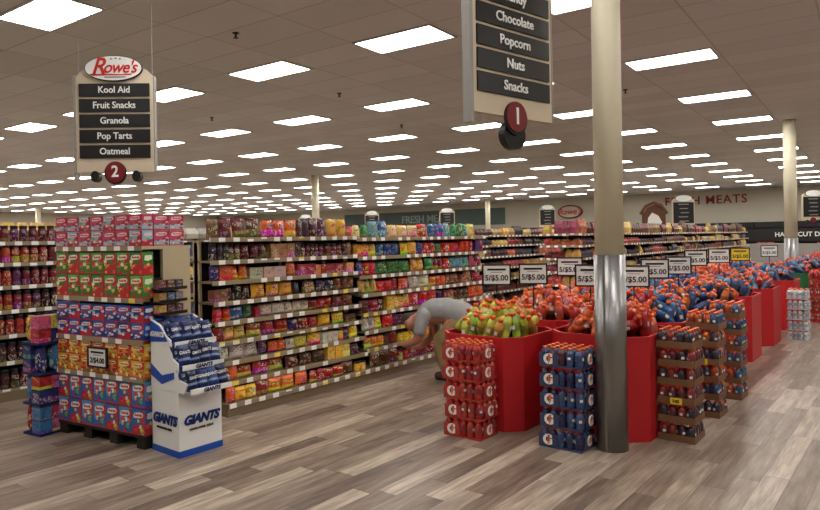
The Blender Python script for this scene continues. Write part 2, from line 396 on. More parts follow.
warm=[(230,172,50),(198,52,38),(236,198,76),(140,38,34),(104,58,34),(222,110,42),(170,34,38),(92,48,34),(214,176,116),(240,196,62),(66,46,84)]
mixed=[(200,48,44),(230,182,58),(54,98,66),(104,50,104),(216,100,42),(200,192,176),(112,58,38),(156,38,54),(232,194,68),(60,92,144)]
dark=[(82,46,62),(122,48,42),(62,46,56),(126,78,50),(104,38,50),(70,68,88),(158,118,64),(196,158,80)]
chips=[(230,182,50),(52,126,66),(206,52,42),(218,110,46),(46,90,150),(222,202,126),(156,46,78),(100,162,172),(80,46,106)]
ora=[(216,96,42),(56,64,118),(204,72,44),(56,100,146),(226,162,66),(152,40,46),(190,178,156)]
SB=.06
rowsA=[(.12,-5.19+SB,'bag',warm),(.30,-5.30+SB,'bag',warm),(.49,-5.33+SB,'bag',mixed),(.68,-5.36+SB,'bag',warm),(.87,-5.38+SB,'bag',mixed),
 (1.06,-5.40+SB,'bag',dark+warm[:2]),(1.26,-5.42+SB,'carton',ora),(1.46,-5.44+SB,'jar',dark),(1.68,-5.45+SB,'bag',ora+dark)]
rowsB=[(.12,-5.19+SB,'bag',warm),(.33,-5.30+SB,'bag',warm),(.54,-5.33+SB,'bag',mixed),(.75,-5.36+SB,'bag',warm),(.98,-5.38+SB,'bag',mixed+dark),(1.20,-5.41+SB,'bag',chips),(1.43,-5.43+SB,'bag',chips),(1.66,-5.44+SB,'bag',chips)]

def gondola(x0,x1,y0,y1,rows_,label):
    """double sided shelving run; x1 is the +X foot, shelves on the +X side"""
    e=ob('shelving_unit',None,((x0+x1)/2,y0,0),label=label,cat='shelving')
    cx=(x0+x1)/2; L=y1-y0
    ob('base',MB().box(x0-cx,x1-cx,0,L,0,.1).me('base',[m_shelf]),parent=e)
    ob('back_panel',MB().box(-.03,.03,.0,L,.1,1.64).me('back_panel',[m_back]),parent=e)
    n=max(1,round(L/1.22)) if L<8 else 1
    for k in range(n+1):
        y=min(L-.03,max(0,k*L/n-.015)); ob('upright',MB().box(-.05,.05,y,y+.03,.1,1.68).me('upright',[m_beige]),parent=e)
    for z,fx,_,_ in rows_:
        f=fx-cx
        ob('shelf',MB().box(.03 if z<1.6 else -f,f,0,L,z-.02,z).me('shelf',[m_shelf]),parent=e)
        ob('price_rail',MB().box(f,f+.012,0,L,z-.038,z+.004).me('price_rail',[m_rail]),parent=e)
        if z<1.6:
            ob('shelf',MB().box(-f,-.03,0,L,z-.02,z).me('shelf',[m_shelf]),parent=e)
    return e
GY=3.66
gondola(-6.1,-5.2+SB,GY,5.70,rowsA,'snack and candy shelving packed with colourful bags and boxes')
gondola(-6.1,-5.2+SB,5.70,8.6,rowsB,'chip and snack shelving with larger bright bags')
names={'bag':'snack_bag','pouch':'snack_bag','carton':'candy_box','jar':'snack_jar'}; cats={'bag':'bag of snacks','pouch':'bag of snacks','carton':'box of candy','jar':'jar'}
labs={'bag':'colourful printed snack bag standing on the shelf','pouch':'tapered printed pouch of snacks on the shelf','carton':'small printed candy carton on the shelf','jar':'dark plastic snack jar with black lid on the shelf'}
def stock(rows,ya,yb,big):
    for ri,(z,fx,kd,pal) in enumerate(rows):
        nz=rows[ri+1][0] if ri+1<len(rows) else z+.25
        gap=nz-z-.03; y=ya+.02; run=0
        while y<yb-.1:
            if run<=0:
                c=random.choice(pal); run=random.randint(1,3)
                k2=kd if random.random()<.6 else random.choice(['bag','carton','pouch','pouch','jar'])
                w={'bag':random.uniform(.10,.2),'pouch':random.uniform(.09,.15),'carton':random.uniform(.06,.17),'jar':random.uniform(.07,.1)}[k2]
                hr={'bag':random.uniform(.76,1.0),'pouch':random.uniform(.74,1.0),'carton':random.uniform(.55,1.0),'jar':random.uniform(.68,.95)}[k2]
                if big: w*=1.15
                off=random.uniform(0,.045)
            run-=1
            h=hr*gap*random.uniform(.96,1.0)
            dd={'bag':.1,'pouch':.1,'carton':.1,'jar':w}[k2]
            if y+w>yb-.005: break
            me={'bag':BAG,'pouch':POUCH,'carton':CART,'jar':JAR}[k2]
            soft=k2 in('bag','pouch')
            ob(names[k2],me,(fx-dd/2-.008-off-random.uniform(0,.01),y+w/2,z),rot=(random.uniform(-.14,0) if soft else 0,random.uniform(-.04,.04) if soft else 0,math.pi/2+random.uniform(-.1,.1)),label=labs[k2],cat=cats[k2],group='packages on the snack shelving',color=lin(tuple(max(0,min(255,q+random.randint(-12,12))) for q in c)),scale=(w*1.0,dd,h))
            y+=w+.001
stock(rowsA,GY,5.70,False); stock(rowsB,5.70,8.6,True)

def stuff_products(name,x,y0,y1,rws,pal,facing='x',label='',dirn=1,wr=(.08,.2)):
    b=MB()
    for z,h in rws:
        y=y0
        while y<y1-wr[1]:
            w=random.uniform(*wr); c=random.choice(pal); n=random.randint(1,5); hr=random.uniform(.5,1.0)
            dd=random.uniform(0,.06)
            for _ in range(n):
                if y+w>y1: break
                hh=h*hr; d=.12
                ins=w*random.choice([.0,.1,.2])
                k=random.uniform(.6,1.1)
                cl=lin(c); g=sum(cl[:3])/3
                cc=tuple((q*.85+g*.15)*k for q in cl[:3])+(1,)
                def P(a,bb,zz): return (x+(-a-dd)*dirn, bb, zz) if facing=='x' else (bb, x+a+dd, zz)
                v=[P(0.0,y,z),P(0.0,y+w*.96,z),P(d,y+w*.96,z),P(d,y,z),P(-.012,y+w*.0,z+hh*.5),P(-.012,y+w*.96,z+hh*.5),P(d,y+w*.96,z+hh*.5),P(d,y,z+hh*.5),
                   P(.03,y+ins,z+hh),P(.03,y+w*.96-ins,z+hh),P(d*.7,y+w*.96-ins,z+hh),P(d*.7,y+ins,z+hh)]
                f=[]
                for j in(0,4):
                    for i in range(4): f.append((j+i,j+(i+1)%4,j+4+(i+1)%4,j+4+i))
                f.append((8,9,10,11))
                b.add(v,f,0,None,cc); y+=w
            if random.random()<.15: y+=random.uniform(.03,.12)
    return ob(name,b.me(name,[m_stuff]),kind='stuff',label=label,cat='groceries')
rows2=[(.12,-7.63,'',0),(.40,-7.70,'',0),(.68,-7.74,'',0),(.94,-7.78,'',0),(1.2,-7.80,'',0),(1.45,-7.82,'',0),(1.68,-7.85,'',0)]
gondola(-8.5,-7.6,1.2,8.6,rows2,'shelving run stocked with jars and bottles')
redp=[(130,40,56),(160,50,46),(96,44,84),(76,44,50),(180,70,50),(110,40,44)]
for z,fx,_,_ in rows2:
    y=2.3
    c=random.choice(redp)
    while y<4.3:
        if random.random()<.3: c=random.choice(redp)
        h=.2 if z<1.6 else .18
        ob('jam_jar',JAR,(fx-.06,y,z),math.pi/2,label='dark red jar with black lid on the shelf',cat='jar',group='jars on the neighbouring shelving',color=lin(c),scale=(.088,.088,h)); y+=.096
stuff_products('packaged_groceries',-7.85,4.35,8.5,[(r[0],.2) for r in rows2],mixed,label='assorted packaged groceries along the shelving run')
rws=[(.12,.22),(.40,.22),(.68,.2),(.94,.2),(1.2,.2),(1.45,.18),(1.68,.2)]
def rowsfor(x1): return [(z,x1-.03-.02*i,'',0) for i,(z,h) in enumerate(rws)]
for k,(x1,y0,y1) in enumerate(((-10.0,3.5,8.6),(-12.4,3.5,8.6),(-5.2,12,27),(-7.6,12,27),(-10.0,12,27),(-12.4,12,27),(-17,12,27),(-22.6,10,27),(-28,8,27))):
    gondola(x1-.9,x1,y0,y1,rowsfor(x1),'distant grocery shelving run full of packages')
    ym=(y0+y1)/2
    for a,b_ in((y0+.05,ym),(ym,y1-.05)):
        r=[(z,h if z<1.6 else random.choice([.14,.22,.32])) for z,h in rws]
        stuff_products('packaged_groceries',x1-.17,a,b_,r,random.choice([mixed,chips,warm+mixed,dark+warm]),label='rows of packaged groceries on distant shelving')
    stuff_products('packaged_groceries',y0-.16,x1-.86,x1-.04,[(z,h if z<1.6 else .3) for z,h in rws],chips+warm,facing='y',label='packages stacked on the end of the shelving run')
    e=ob('end_shelving',None,(x1-.45,y0-.02,0),label='end-of-aisle shelving with tan price rails',cat='shelving',group='end-of-aisle shelves')
    for z,h in rws:
        ob('shelf',MB().box(-.44,.44,-.2,0,z-.02,z).me('shelf',[m_shelf]),parent=e)
        ob('price_rail',MB().box(-.44,.44,-.212,-.2,z-.035,z+.005).me('price_rail',[m_rail]),parent=e)
for k in range(9):
    x=-38+4*k
    e=ob('meat_case',None,(x,42.6,0),label='long dark refrigerated wall case',cat='refrigerated case',group='refrigerated wall cases')
    b=MB().box(-1.98,1.98,-.9,1.3,0,.5).box(-1.98,1.98,.9,1.3,.5,1.9).box(-1.98,1.98,-.3,1.3,1.9,2.25)
    ob('cabinet',b.me('cabinet',[m_black]),parent=e)
    ob('rail',MB().box(-1.98,1.98,-.95,-.9,.42,.56).me('rail',[m_brdr]),parent=e)
    stuff_products('packaged_meat',42.2,x-1.9,x+1.9,[(.5,.25),(.85,.25),(1.2,.25),(1.55,.25)],[(180,50,50),(220,180,170),(200,90,70),(230,220,200)],facing='y',label='packaged meats in the refrigerated case',wr=(.2,.35))
e=ob('counter_fascia',None,(-5.6,40.5,0),label='black fascia sign over the service counter',cat='sign')
ob('panel',MB().box(-3.9,3.9,0,.2,1.15,1.85).me('panel',[m_black]),parent=e)
ob('counter',MB().box(-3.9,3.9,-.1,.9,0,1.0).me('counter',[m_brdr]),parent=e)
for s in(-3.9,3.8): ob('post',MB().box(s,s+.1,0,.2,1.0,1.15).me('post',[m_black]),parent=e)
txt('HAND CUT DELI',.34,m_white,(.2,-.01,1.5),e,bold=.02)
e=ob('wall_lettering',None,(-11.15,Y1-.1,3.72),label='large crimson letters reading FRESH MEATS on the wall',cat='sign')
txt('FRESH MEATS',.74,m_meat,(0,0,0),e,ex=.03,bold=.01,space=1.12)
e=ob('wall_lettering',None,(-33.5,Y1-.1,3.2),label='pale letters reading FRESH MEAT on a teal wall band',cat='sign')
txt('FRESH MEAT',.9,m_lteal,(0,0,0),e,ex=.03,bold=.01)
e=ob('wall_logo',MB().prism(ellipse(.95,.5),Y1-.1,Y1-.02).me('oval',[m_dred]),(-20.3,0,3.35),label='dark red oval store logo on the wall',cat='sign')
ob('logo_panel',MB().prism(ellipse(.85,.4),Y1-.12,Y1-.1).me('oval',[m_wall]),parent=e)
txt("Rowe's",.6,m_logor,(0,Y1-.14,0),e,bold=.02,shear=.25)

# ---------------------------------------------------------------- end display with juice boxes
ANG=math.radians(9.5); DX,DY=.025,-.085; EC=Vector((-4.9+DX,2.78+DY,0)); DP=.49
R=Matrix.Translation(EC)@Matrix.Rotation(ANG,4,'Z')
def W(x,y,z=0): return tuple(R@Vector((x,y,z)))
e=ob('end_display_rack',None,EC,ANG,label='beige end-of-aisle display rack on a black pallet base',cat='display rack')
pb=MB().box(-1.13,0,0,DP,.09,.11)
for k in range(4): pb.box(-1.12+k*.335,-1.12+k*.335+.1,.01,DP-.01,0,.09)
ob('pallet_base',pb.me('pallet_base',[m_dark]),parent=e)
ob('back_panel',MB().box(-1.12,-.01,DP-.03,DP,.11,1.6).me('back_panel',[m_beige]),parent=e)
for s in(-.03,-1.13): ob('side_panel',MB().box(s,s+.03,.2,DP-.03,.11,1.6).me('side_panel',[m_beige]),parent=e)
tz=[.11,.565,.865,1.2,1.62]; th=[.43,.275,.28,.38,.26]
for z in tz[1:]:
    ob('shelf',MB().box(-1.1 if z<1.6 else -1.13,-.03 if z<1.6 else 0,.0,DP-.03 if z<1.6 else DP,z-.025,z).me('shelf',[m_beige]),parent=e)
    ob('price_rail',MB().box(-1.12,0,-.012,0,z-.035,z+.002).me('price_rail',[m_rail]),parent=e)
def juicebox(cols,seed):
    """printed carton (z is 0..1, later scaled): main colour, diagonal second colour field, fruit circles, swoosh with lettering"""
    rr=random.Random(seed); b=MB()
    b.box(-.075,.075,-.05,.05,0,1,0)
    b.box(-.076,.076,-.051,.051,.0,.06,1)
    b.prism([(-.0755,.06),(.0755,.06),(.0755,.50),(-.0755,.30)],-.052,-.0505,mt=4)
    b.prism([(.02,.52),(.0755,.50),(.0755,.97),(.05,.97)],-.052,-.0505,mt=1)
    sw=[(-.06,.69),(-.05,.84),(0,.88),(.045,.87),(.055,.79),(.045,.69),(0,.65),(-.05,.64)]
    b.prism(sw,-.053,-.0521,mt=3)
    for k in range(13):
        cx=rr.uniform(-.064,.064); cz=rr.uniform(.10,.58); q=rr.uniform(.008,.019); mm=(2,5,6,1,3)[k%5]
        b.prism(ellipse(q,q*4.8,12,cx,cz),-.0545-.0002*k,-.0525,mt=mm)
    t=text_me('Kool-Aid',.029,m_logor,ex=.0005,bold=.05)
    b.add([tuple(v.co) for v in t.vertices],[tuple(p.vertices) for p in t.polygons],7,Matrix.Translation((0,-.0545,.765))@Matrix.Diagonal((.78,1,4.4,1)))
    Rz=Matrix.Rotation(math.pi/2,4,'Z')
    b.prism([(-.05,.06),(.05,.06),(.05,.46),(-.05,.34)],-.077,-.0755,mt=4,M=Rz)
    b.prism([(-.035,.64),(-.03,.84),(.035,.86),(.04,.68),(0,.6)],-.078,-.0765,mt=3,M=Rz)
    for cx,cz,q,mm in((-.025,.36,.018,2),(.02,.3,.018,6),(0,.44,.015,5),(.03,.16,.014,2)): b.prism(ellipse(q,q*4.8,12,cx,cz),-.079,-.0775,mt=mm,M=Rz)
    nm=['carton_main','carton_band','fruit_a','swoosh','carton_field','fruit_b']
    ms=[mat(nm[i],cols[i],.3,var=.06) for i in range(6)]
    return b.me('juice_box',ms+[mat('fruit_c',cols[6],.3,var=.05),m_logor])
# main, band, fruit a, swoosh, field, fruit b, fruit c
kinds=[[(84,150,206),(190,44,54),(226,76,84),(240,236,228),(50,100,180),(236,200,80),(100,180,96)],
 [(240,190,70),(200,56,44),(246,220,110),(250,236,190),(230,140,50),(180,44,52),(110,160,70)],
 [(44,92,184),(190,44,62),(120,186,224),(226,230,238),(30,58,134),(206,66,92),(220,220,224)],
 [(104,170,80),(196,50,54),(230,94,84),(236,240,216),(60,130,64),(226,206,84),(196,44,62)],
 [(200,76,110),(186,48,64),(232,160,170),(240,220,220),(150,190,210),(110,176,96),(176,44,74)]]
for t in range(5):
    alt_c=list(kinds[t]); alt_c[0],alt_c[4]=alt_c[4],alt_c[1]
    me=juicebox(kinds[t],t); alt=juicebox(alt_c,t+9); hh=th[t]/2
    nx=7; sx=1.13/nx
    for r in range(2):
        for i in range(nx):
            ob('juice_box',alt if ((i*3+r*2+t)%5 in(2,3)) else me,W(-1.13+sx*(i+.5),.055,tz[t]+.001+r*hh),ANG,label='carton of fruit drink pouches stacked on the display',cat='juice box',group='drink cartons on the end display',scale=(1.03,1,hh*.97))
        if t==4:
            for k in range(2): 
                ob('juice_box',me,W(-.053,.19+.155*k,tz[t]+.001+r*hh),ANG+math.pi/2,label='carton of fruit drink pouches stacked on the display',cat='juice box',group='drink cartons on the end display',scale=(.98,1,hh*.97))
def price_sign(loc,rz,line,w=.27,h=.2,pole=0,small=None,yellow=False):
    e=ob('price_sign',None,loc,rz,label='white price card reading %s in a black frame'%line if not yellow else 'yellow price card in a black frame',cat='price sign')
    f=MB(); hw,t=w/2,.014
    o=[(-hw,0),(hw,0),(hw,h),(-hw,h)]; i=[(-hw+t,t),(hw-t,t),(hw-t,h-t),(-hw+t,h-t)]
    vs=[(p[0],y,p[1]) for y in(-.012,.006) for p in o+i]; fs=[]
    for k in range(4):
        n=(k+1)%4; fs+=[(k,n,4+n,4+k),(8+k,12+k,12+n,8+n),(k,8+k,8+n,n),(4+k,4+n,12+n,12+k)]
    ob('frame',f.add(vs,fs).me('frame',[m_black]),parent=e)
    ob('card',MB().box(-hw+t,hw-t,-.006,.002,t,h-t).me('card',[m_yel if yellow else m_white]),parent=e)
    txt(line,h*.36,m_ink,(0,-.009,h*.34),e,ex=.001,bold=.02)
    if small:
        ob('fine_print',MB().box(-w*.32,w*.32,-.009,-.006,h*.70,h*.79).me('fine_print',[m_ink]),parent=e)
        ob('fine_print',MB().box(-w*.2,w*.2,-.009,-.006,h*.60,h*.63).me('fine_print',[m_brdr]),parent=e)
    if pole: ob('pole',MB().lathe([(.006,-pole),(.006,.0)],8).me('pole',[m_black]),parent=e)
    return e
price_sign(W(-.53,-.03,.62),ANG,'2/$4.00',.25,.17,small=1)

# small side rack
RX,RY=-6.10+DX,2.41+DY
e=ob('side_rack',None,(RX,RY,0),ANG,label='narrow cardboard side stack of colourful snack boxes',cat='display rack')
for z in(.0,.26,.52,.78):
    ob('shelf',MB().box(-.125,.125,.0,.236,z,z+.02).me('shelf',[m_navy]),parent=e)
ob('back_panel',MB().box(-.125,.125,.237,.245,0,1.04).me('back_panel',[m_navy]),parent=e)
cc=[(214,90,126),(40,50,120),(190,44,50),(220,190,84),(70,130,180),(206,110,150),(190,50,76),(60,120,170)]
RR=Matrix.Translation((RX,RY,0))@Matrix.Rotation(ANG,4,'Z')
for z in(.02,.28,.54,.80):
    for i in range(2):
        for j in range(2):
            c=random.choice(cc)
            if (z*10+i)%2<1:
                ob('snack_bag',BAG,tuple(RR@Vector((-.061+.122*i,.055+.11*j,z))),ANG,label='bright snack pack stacked at the side of the display',cat='bag of snacks',group='packs on the side stack',color=lin(c),scale=(.12,.09,.23))
            else:
                for q in range(2):
                    ob('snack_box',CART,tuple(RR@Vector((-.061+.122*i,.055+.11*j,z+.117*q))),ANG,label='colourful printed snack box stacked at the side of the display',cat='box of snacks',group='boxes on the side stack',color=lin(random.choice(cc)),scale=(.118,.105,.113))
# small dark clip rack on the side of the display
CX,CY=-4.94+DX-.01,2.97+DY+.02
CM=Matrix.Translation((CX,CY,1.06))@Matrix.Rotation(math.radians(99),4,'Z')
e=ob('clip_rack',None,(CX,CY,1.06),math.radians(99),label='small black clip rack of candy beside the display',cat='display rack')
b=MB().box(-.13,.15,.0,.012,0,.3)
for k in range(3): b.box(-.13,.15,-.1,0,.0+.1*k,.01+.1*k); b.box(-.13,.15,-.105,-.1,.0+.1*k,.025+.1*k)
ob('frame',b.me('frame',[m_black]),parent=e)
for k in range(3):
    for i in range(3):
        ob('candy_box',CART,tuple(CM@Vector((-.085+.085*i,-.055,.011+.1*k))),math.radians(99),label='small candy carton in the clip rack',cat='box of candy',group='candy in the clip rack',color=lin(random.choice(dark+[(60,90,130),(120,120,130)])),scale=(.07,.07,.07))

# ---------------------------------------------------------------- seed shipper
sx0,sy0=-4.86,2.75; BW=.38
e=ob('cardboard_floor_display',None,(sx0,sy0,0),label='white and blue cardboard floor display with GIANTS lettering',cat='floor display')
ob('base_box',MB().box(0,BW,0,BW,0,.5).me('base_box',[m_white]),parent=e)
ob('blue_edging',MB().box(-.004,BW+.004,-.004,BW+.004,0,.05).me('blue_edging',[m_blue]),parent=e)
prof=[(0,.5),(.46,.5),(.50,.58),(.38,.60),(.38,.72),(.31,.75),(.28,.89),(.22,.92),(.14,1.0),(0,1.04)]
for y in(-.004,BW-.008): ob('side_panel',MB().prism(prof,y,y+.012).me('side_panel',[m_white]),parent=e)
ob('blue_ribbon',MB().prism([(.0,.60),(.16,.54),(.33,.60),(.33,.65),(.16,.61),(.0,.69)],-.008,-.004).me('blue_ribbon',[m_blue]),parent=e)
ob('header_panel',MB().prism([(0,.86),(.25,.88),(.19,.94),(.13,.99),(0,1.03)],-.008,-.004).me('header_panel',[m_blue]),parent=e)
txt('GIANTS',.055,m_white,(.105,-.012,.925),e,bold=.03,shear=.2)
ob('rear_panel',MB().box(0,.012,.012,BW-.012,.5,1.04).me('rear_panel',[m_blue]),parent=e)
def seed_film():
    m,nt,b=newmat('seed_bag_film'); tc=N(nt,'ShaderNodeTexCoord'); sp=N(nt,'ShaderNodeSeparateXYZ'); nt.links.new(tc.outputs['Generated'],sp.inputs[0]); oi=N(nt,'ShaderNodeObjectInfo')
    v=sp.outputs[2]; st=M_(nt,'LESS_THAN',M_(nt,'ABSOLUTE',M_(nt,'SUBTRACT',v,.3)),.06)
    nt.links.new(MIX(nt,st,oi.outputs['Color'],lin((120,140,180))),b.inputs['Base Color']); b.inputs['Roughness'].default_value=.3
    return m
SEED=bag_mesh(seed_film(),('GIANTS',.24,m_white))
for z,x in((.52,.53),(.69,.43),(.86,.33)):
    ob('tray',MB().box(.012,x,.012,BW-.012,z,z+.008).me('tray',[m_blue]),parent=e)
    ob('tray_front',MB().box(x-.002,x+.004,.006,BW-.006,z-.02,z+.02).me('tray_front',[m_white]),parent=e)
    txt('GIANTS',.042,m_navy,(x+.006,BW/2,z-.001),e,rz=math.pi/2,bold=.03,shear=.2)
    for i in range(4):
        for j in range(4):
            if x-.04-i*.075<.04: continue
            ob('seed_bag',SEED,(sx0+x-.04-i*.075,sy0+.057+j*.089,z+.01+.008*i),rot=(math.radians(random.uniform(-26,-10)),random.uniform(-.14,.14),math.pi/2+random.uniform(-.25,.25)),label='dark blue bag of sunflower seeds in the cardboard display',cat='bag of seeds',group='seed bags in the floor display',color=lin(random.choice([(26,42,92),(20,30,66),(36,60,120),(26,42,92)])),scale=(.1,.06,.165*random.uniform(.85,1)))
for loc,rz in(((BW/2-.005,-.009,.27),0),((BW+.009,BW/2,.27),math.pi/2)):
    sz=.1 if rz==0 else .094
    txt('GIANTS',sz,m_navy,loc,e,rz=rz,bold=.02,shear=.3,ex=.001,space=.93)
    l2=(loc[0],-.0055,loc[2]) if rz==0 else (BW+.0055,loc[1],loc[2])
    txt('GIANTS',sz+.0001,m_blue,l2,e,rz=rz,bold=.065,shear=.3,ex=.001,space=.93)
    txt('SUNFLOWER SEEDS',.024,m_ink,(loc[0],loc[1],.2),e,rz=rz,bold=.01)

# ---------------------------------------------------------------- drink bottles
def label_mat():
    m,nt,b=newmat('bottle_wrap'); oi=N(nt,'ShaderNodeObjectInfo'); tc=N(nt,'ShaderNodeTexCoord')
    sp=N(nt,'ShaderNodeSeparateXYZ'); nt.links.new(tc.outputs['Object'],sp.inputs[0])
    ang=M_(nt,'ARCTAN2',sp.outputs[1],sp.outputs[0]); f=M_(nt,'FRACT',M_(nt,'MULTIPLY',ang,.318))
    inz=M_(nt,'LESS_THAN',M_(nt,'ABSOLUTE',M_(nt,'SUBTRACT',sp.outputs[2],.09)),.014)
    mark=M_(nt,'MULTIPLY',inz,M_(nt,'LESS_THAN',f,.22))
    dk=MIX(nt,.5,oi.outputs['Color'],(.02,.02,.03,1))
    nt.links.new(MIX(nt,mark,dk,(.8,.78,.75,1)),b.inputs['Base Color']); b.inputs['Roughness'].default_value=.35
    return m
m_lab2=label_mat()
BOT=MB().lathe([(.028,0),(.033,.008),(.033,.045),(.0315,.055),(.0345,.065),(.0345,.115),(.033,.122),(.031,.14),(.021,.162),(.0155,.168),(.0155,.170),(.0185,.171),(.0185,.187),(.014,.193)],18,[0,0,0,0,1,1,0,0,0,2,2,2,2]).me('drink_bottle',[m_liq,m_lab2,m_orcap],True)
def octo(r):
    h=r*.42/.45; c=.13*r/.45
    return [(h,-h+c),(h,h-c),(h-c,h),(-h+c,h),(-h,h-c),(-h,-h+c),(-h+c,-h),(h-c,-h)]
def ring(ro,ri,z0,z1):
    o=octo(ro); i=octo(ri)
    vs=[(p[0],p[1],z0) for p in o]+[(p[0],p[1],z1) for p in o]+[(p[0],p[1],z1) for p in i]+[(p[0],p[1],z0) for p in i]
    fs=[]
    for r in range(4):
        for k in range(8): fs.append((r*8+k,r*8+(k+1)%8,((r+1)%4)*8+(k+1)%8,((r+1)%4)*8+k))
    return vs,fs
def bin_(x,y,mt,h=.83,RB=.45):
    e=ob('octagonal_bin',None,(x,y,0),label='octagonal %s cardboard bin heaped with drink bottles'%('green' if mt is m_grn else 'red'),cat='bin')
    b=MB(); o=octo(RB); i=octo(RB-.015)
    vs=[(p[0],p[1],0) for p in o]+[(p[0],p[1],h) for p in o]+[(p[0],p[1],h) for p in i]+[(p[0],p[1],.55) for p in i]
    fs=[]
    for r in range(3):
        for k in range(8): fs.append((r*8+k,r*8+(k+1)%8,r*8+8+(k+1)%8,r*8+8+k))
    b.add(vs,fs); ob('body',b.me('body',[mt]),parent=e)
    ob('rim',MB().add(*ring(RB+.004,RB-.018,h-.02,h+.004)).me('rim',[mt]),parent=e)
    ob('inner_floor',MB().prism(i,.55,.59,axis='z').me('inner_floor',[m_cardb]),parent=e)
green=[(166,190,56),(186,196,64),(206,200,80),(150,180,60),(206,150,60)]
red_=[(180,36,40),(204,66,36),(160,30,38),(210,90,40)]
blue_=[(50,96,150),(80,136,176),(36,60,110),(40,44,70)]
orng=[(216,112,40),(206,90,36),(190,64,40)]
bl='sports drink bottle with orange cap lying in the heaped bin'
nb=0
def fill(x,y,pal,step,indiv=True,h=.83,S=1.26,SX=1.26,RM=.36):
    global nb
    pts=[]; n=int(.8/step)
    for a in range(-n,n+1):
        for b_ in range(-n,n+1):
            px=a*step+(b_%2)*step/2; py=b_*step*.87
            if px*px+py*py<RM*RM: pts.append((px,py))
    mb=MB(); ph=random.uniform(0,6.28)
    for px,py in pts:
        r2=(px*px+py*py)/(RM*RM)
        lean=math.radians(random.choice([random.uniform(5,30),random.uniform(20,55),random.uniform(50,85)]))
        top=h+.03+.16*(1-r2)+random.uniform(-.01,.03)
        Lb=.193*S
        z=top-.55*Lb*math.cos(lean)
        az=random.uniform(0,2*math.pi)
        ox=math.sin(lean)*math.sin(az)*Lb*.5; oy=-math.sin(lean)*math.cos(az)*Lb*.5
        if math.hypot(px+ox,py+oy)>.40 or math.hypot(px-ox,py-oy)>.38:
            az=math.atan2(py,px); ox=math.sin(lean)*math.sin(az)*Lb*.5; oy=-math.sin(lean)*math.cos(az)*Lb*.5
        k=int(((math.atan2(py,px)+ph)%(2*math.pi))/(2*math.pi)*len(pal)) if random.random()<.6 else random.randrange(len(pal))
        c=lin(pal[min(k,len(pal)-1)]); rot=(lean,0,az)
        bx,by=x+px-ox,y+py-oy
        if indiv:
            ob('drink_bottle',BOT,(bx,by,z),rot=rot,label=bl,cat='drink bottle',group='bottles heaped in the bins',color=c,scale=(SX,SX,S)); nb+=1
        else:
            Mx=Matrix.Translation((bx,by,z))@Matrix.Rotation(az,4,'Z')@Matrix.Rotation(lean,4,'X')@Matrix.Diagonal((SX,SX,S,1))
            mb.lathe([(.031,0),(.034,.03),(.034,.06)],10,0,Mx,c)
            mb.lathe([(.035,.06),(.035,.12)],10,0,Mx,tuple(q*.4+.03 for q in c[:3])+(1,))
            mb.lathe([(.034,.12),(.031,.14),(.018,.167)],10,0,Mx,c)
            mb.lathe([(.018,.167),(.018,.188)],10,0,Mx,lin((222,92,34)))
    if not indiv:
        ob('drink_bottles',mb.me('drink_bottles',[m_stuff]),kind='stuff',label='heap of sports drink bottles filling the bin',cat='drink bottles')
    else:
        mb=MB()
        mb.lathe([(RM+.01,.62),(RM+.01,h-.08),(.30,h-.03),(.16,h+.02),(.02,h+.04)],20,0,None,tuple(q*.3 for q in lin(pal[0])[:3])+(1,))  # solid mound for the lower bottles, colour darkened to stand for shade between them
        ob('drink_bottles',mb.me('drink_bottles',[m_stuff]),(x,y,0),kind='stuff',label='filler mound for the lower drink bottles in the bin, shade put into its dark colour',cat='drink bottles')
bins=[(-3.10,5.16,m_red,green,.084,1),(-2.17,5.50,m_red,red_,.086,1),(-3.1,6.15,m_red,red_+orng,.098,1),(-2.2,6.5,m_red,blue_+red_[:1],.092,1),(-2.2,7.5,m_red,blue_+orng[:1],.1,1),
 (-3.15,7.1,m_red,orng+blue_[:1],.1,0),(-3.15,8.05,m_red,blue_,.1,0),(-2.2,8.45,m_red,orng+blue_[2:],.1,0),(-2.2,9.45,m_red,orng+blue_,.1,0),(-3.15,9.1,m_red,blue_,.1,0),
 (-2.2,10.9,m_red,blue_+red_,.1,0),(-3.15,10.9,m_red,blue_,.1,0),(-2.2,12.8,m_red,blue_,.1,0),(-2.2,15.1,m_grn,red_+blue_,.1,0),(-3.15,12.8,m_red,orng,.1,0),(-3.15,15,m_grn,blue_,.1,0),(-2.2,17,m_red,blue_,.1,0),(-2.2,19.2,m_grn,red_,.1,0)]
for bi,(x,y,m,p,st,iv) in enumerate(bins):
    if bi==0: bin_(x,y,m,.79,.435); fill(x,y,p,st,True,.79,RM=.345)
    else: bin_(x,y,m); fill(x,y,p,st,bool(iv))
for i,(x,y,z) in enumerate(((-3.2,5.3,1.19),(-2.95,5.55,1.19),(-2.97,6.4,1.22),(-2.37,5.53,1.19),(-2.1,5.86,1.17),(-2.17,6.65,1.2),(-2.16,7.4,1.2),(-2.3,8.6,1.24),(-2.24,9.5,1.24),(-2.25,10.8,1.22),(-3.2,8.1,1.24),(-2.2,12.8,1.22))):
    price_sign((x,y,z),math.radians(random.uniform(18,30)),'5/$5.00',pole=.55,small=1,yellow=(i==9))

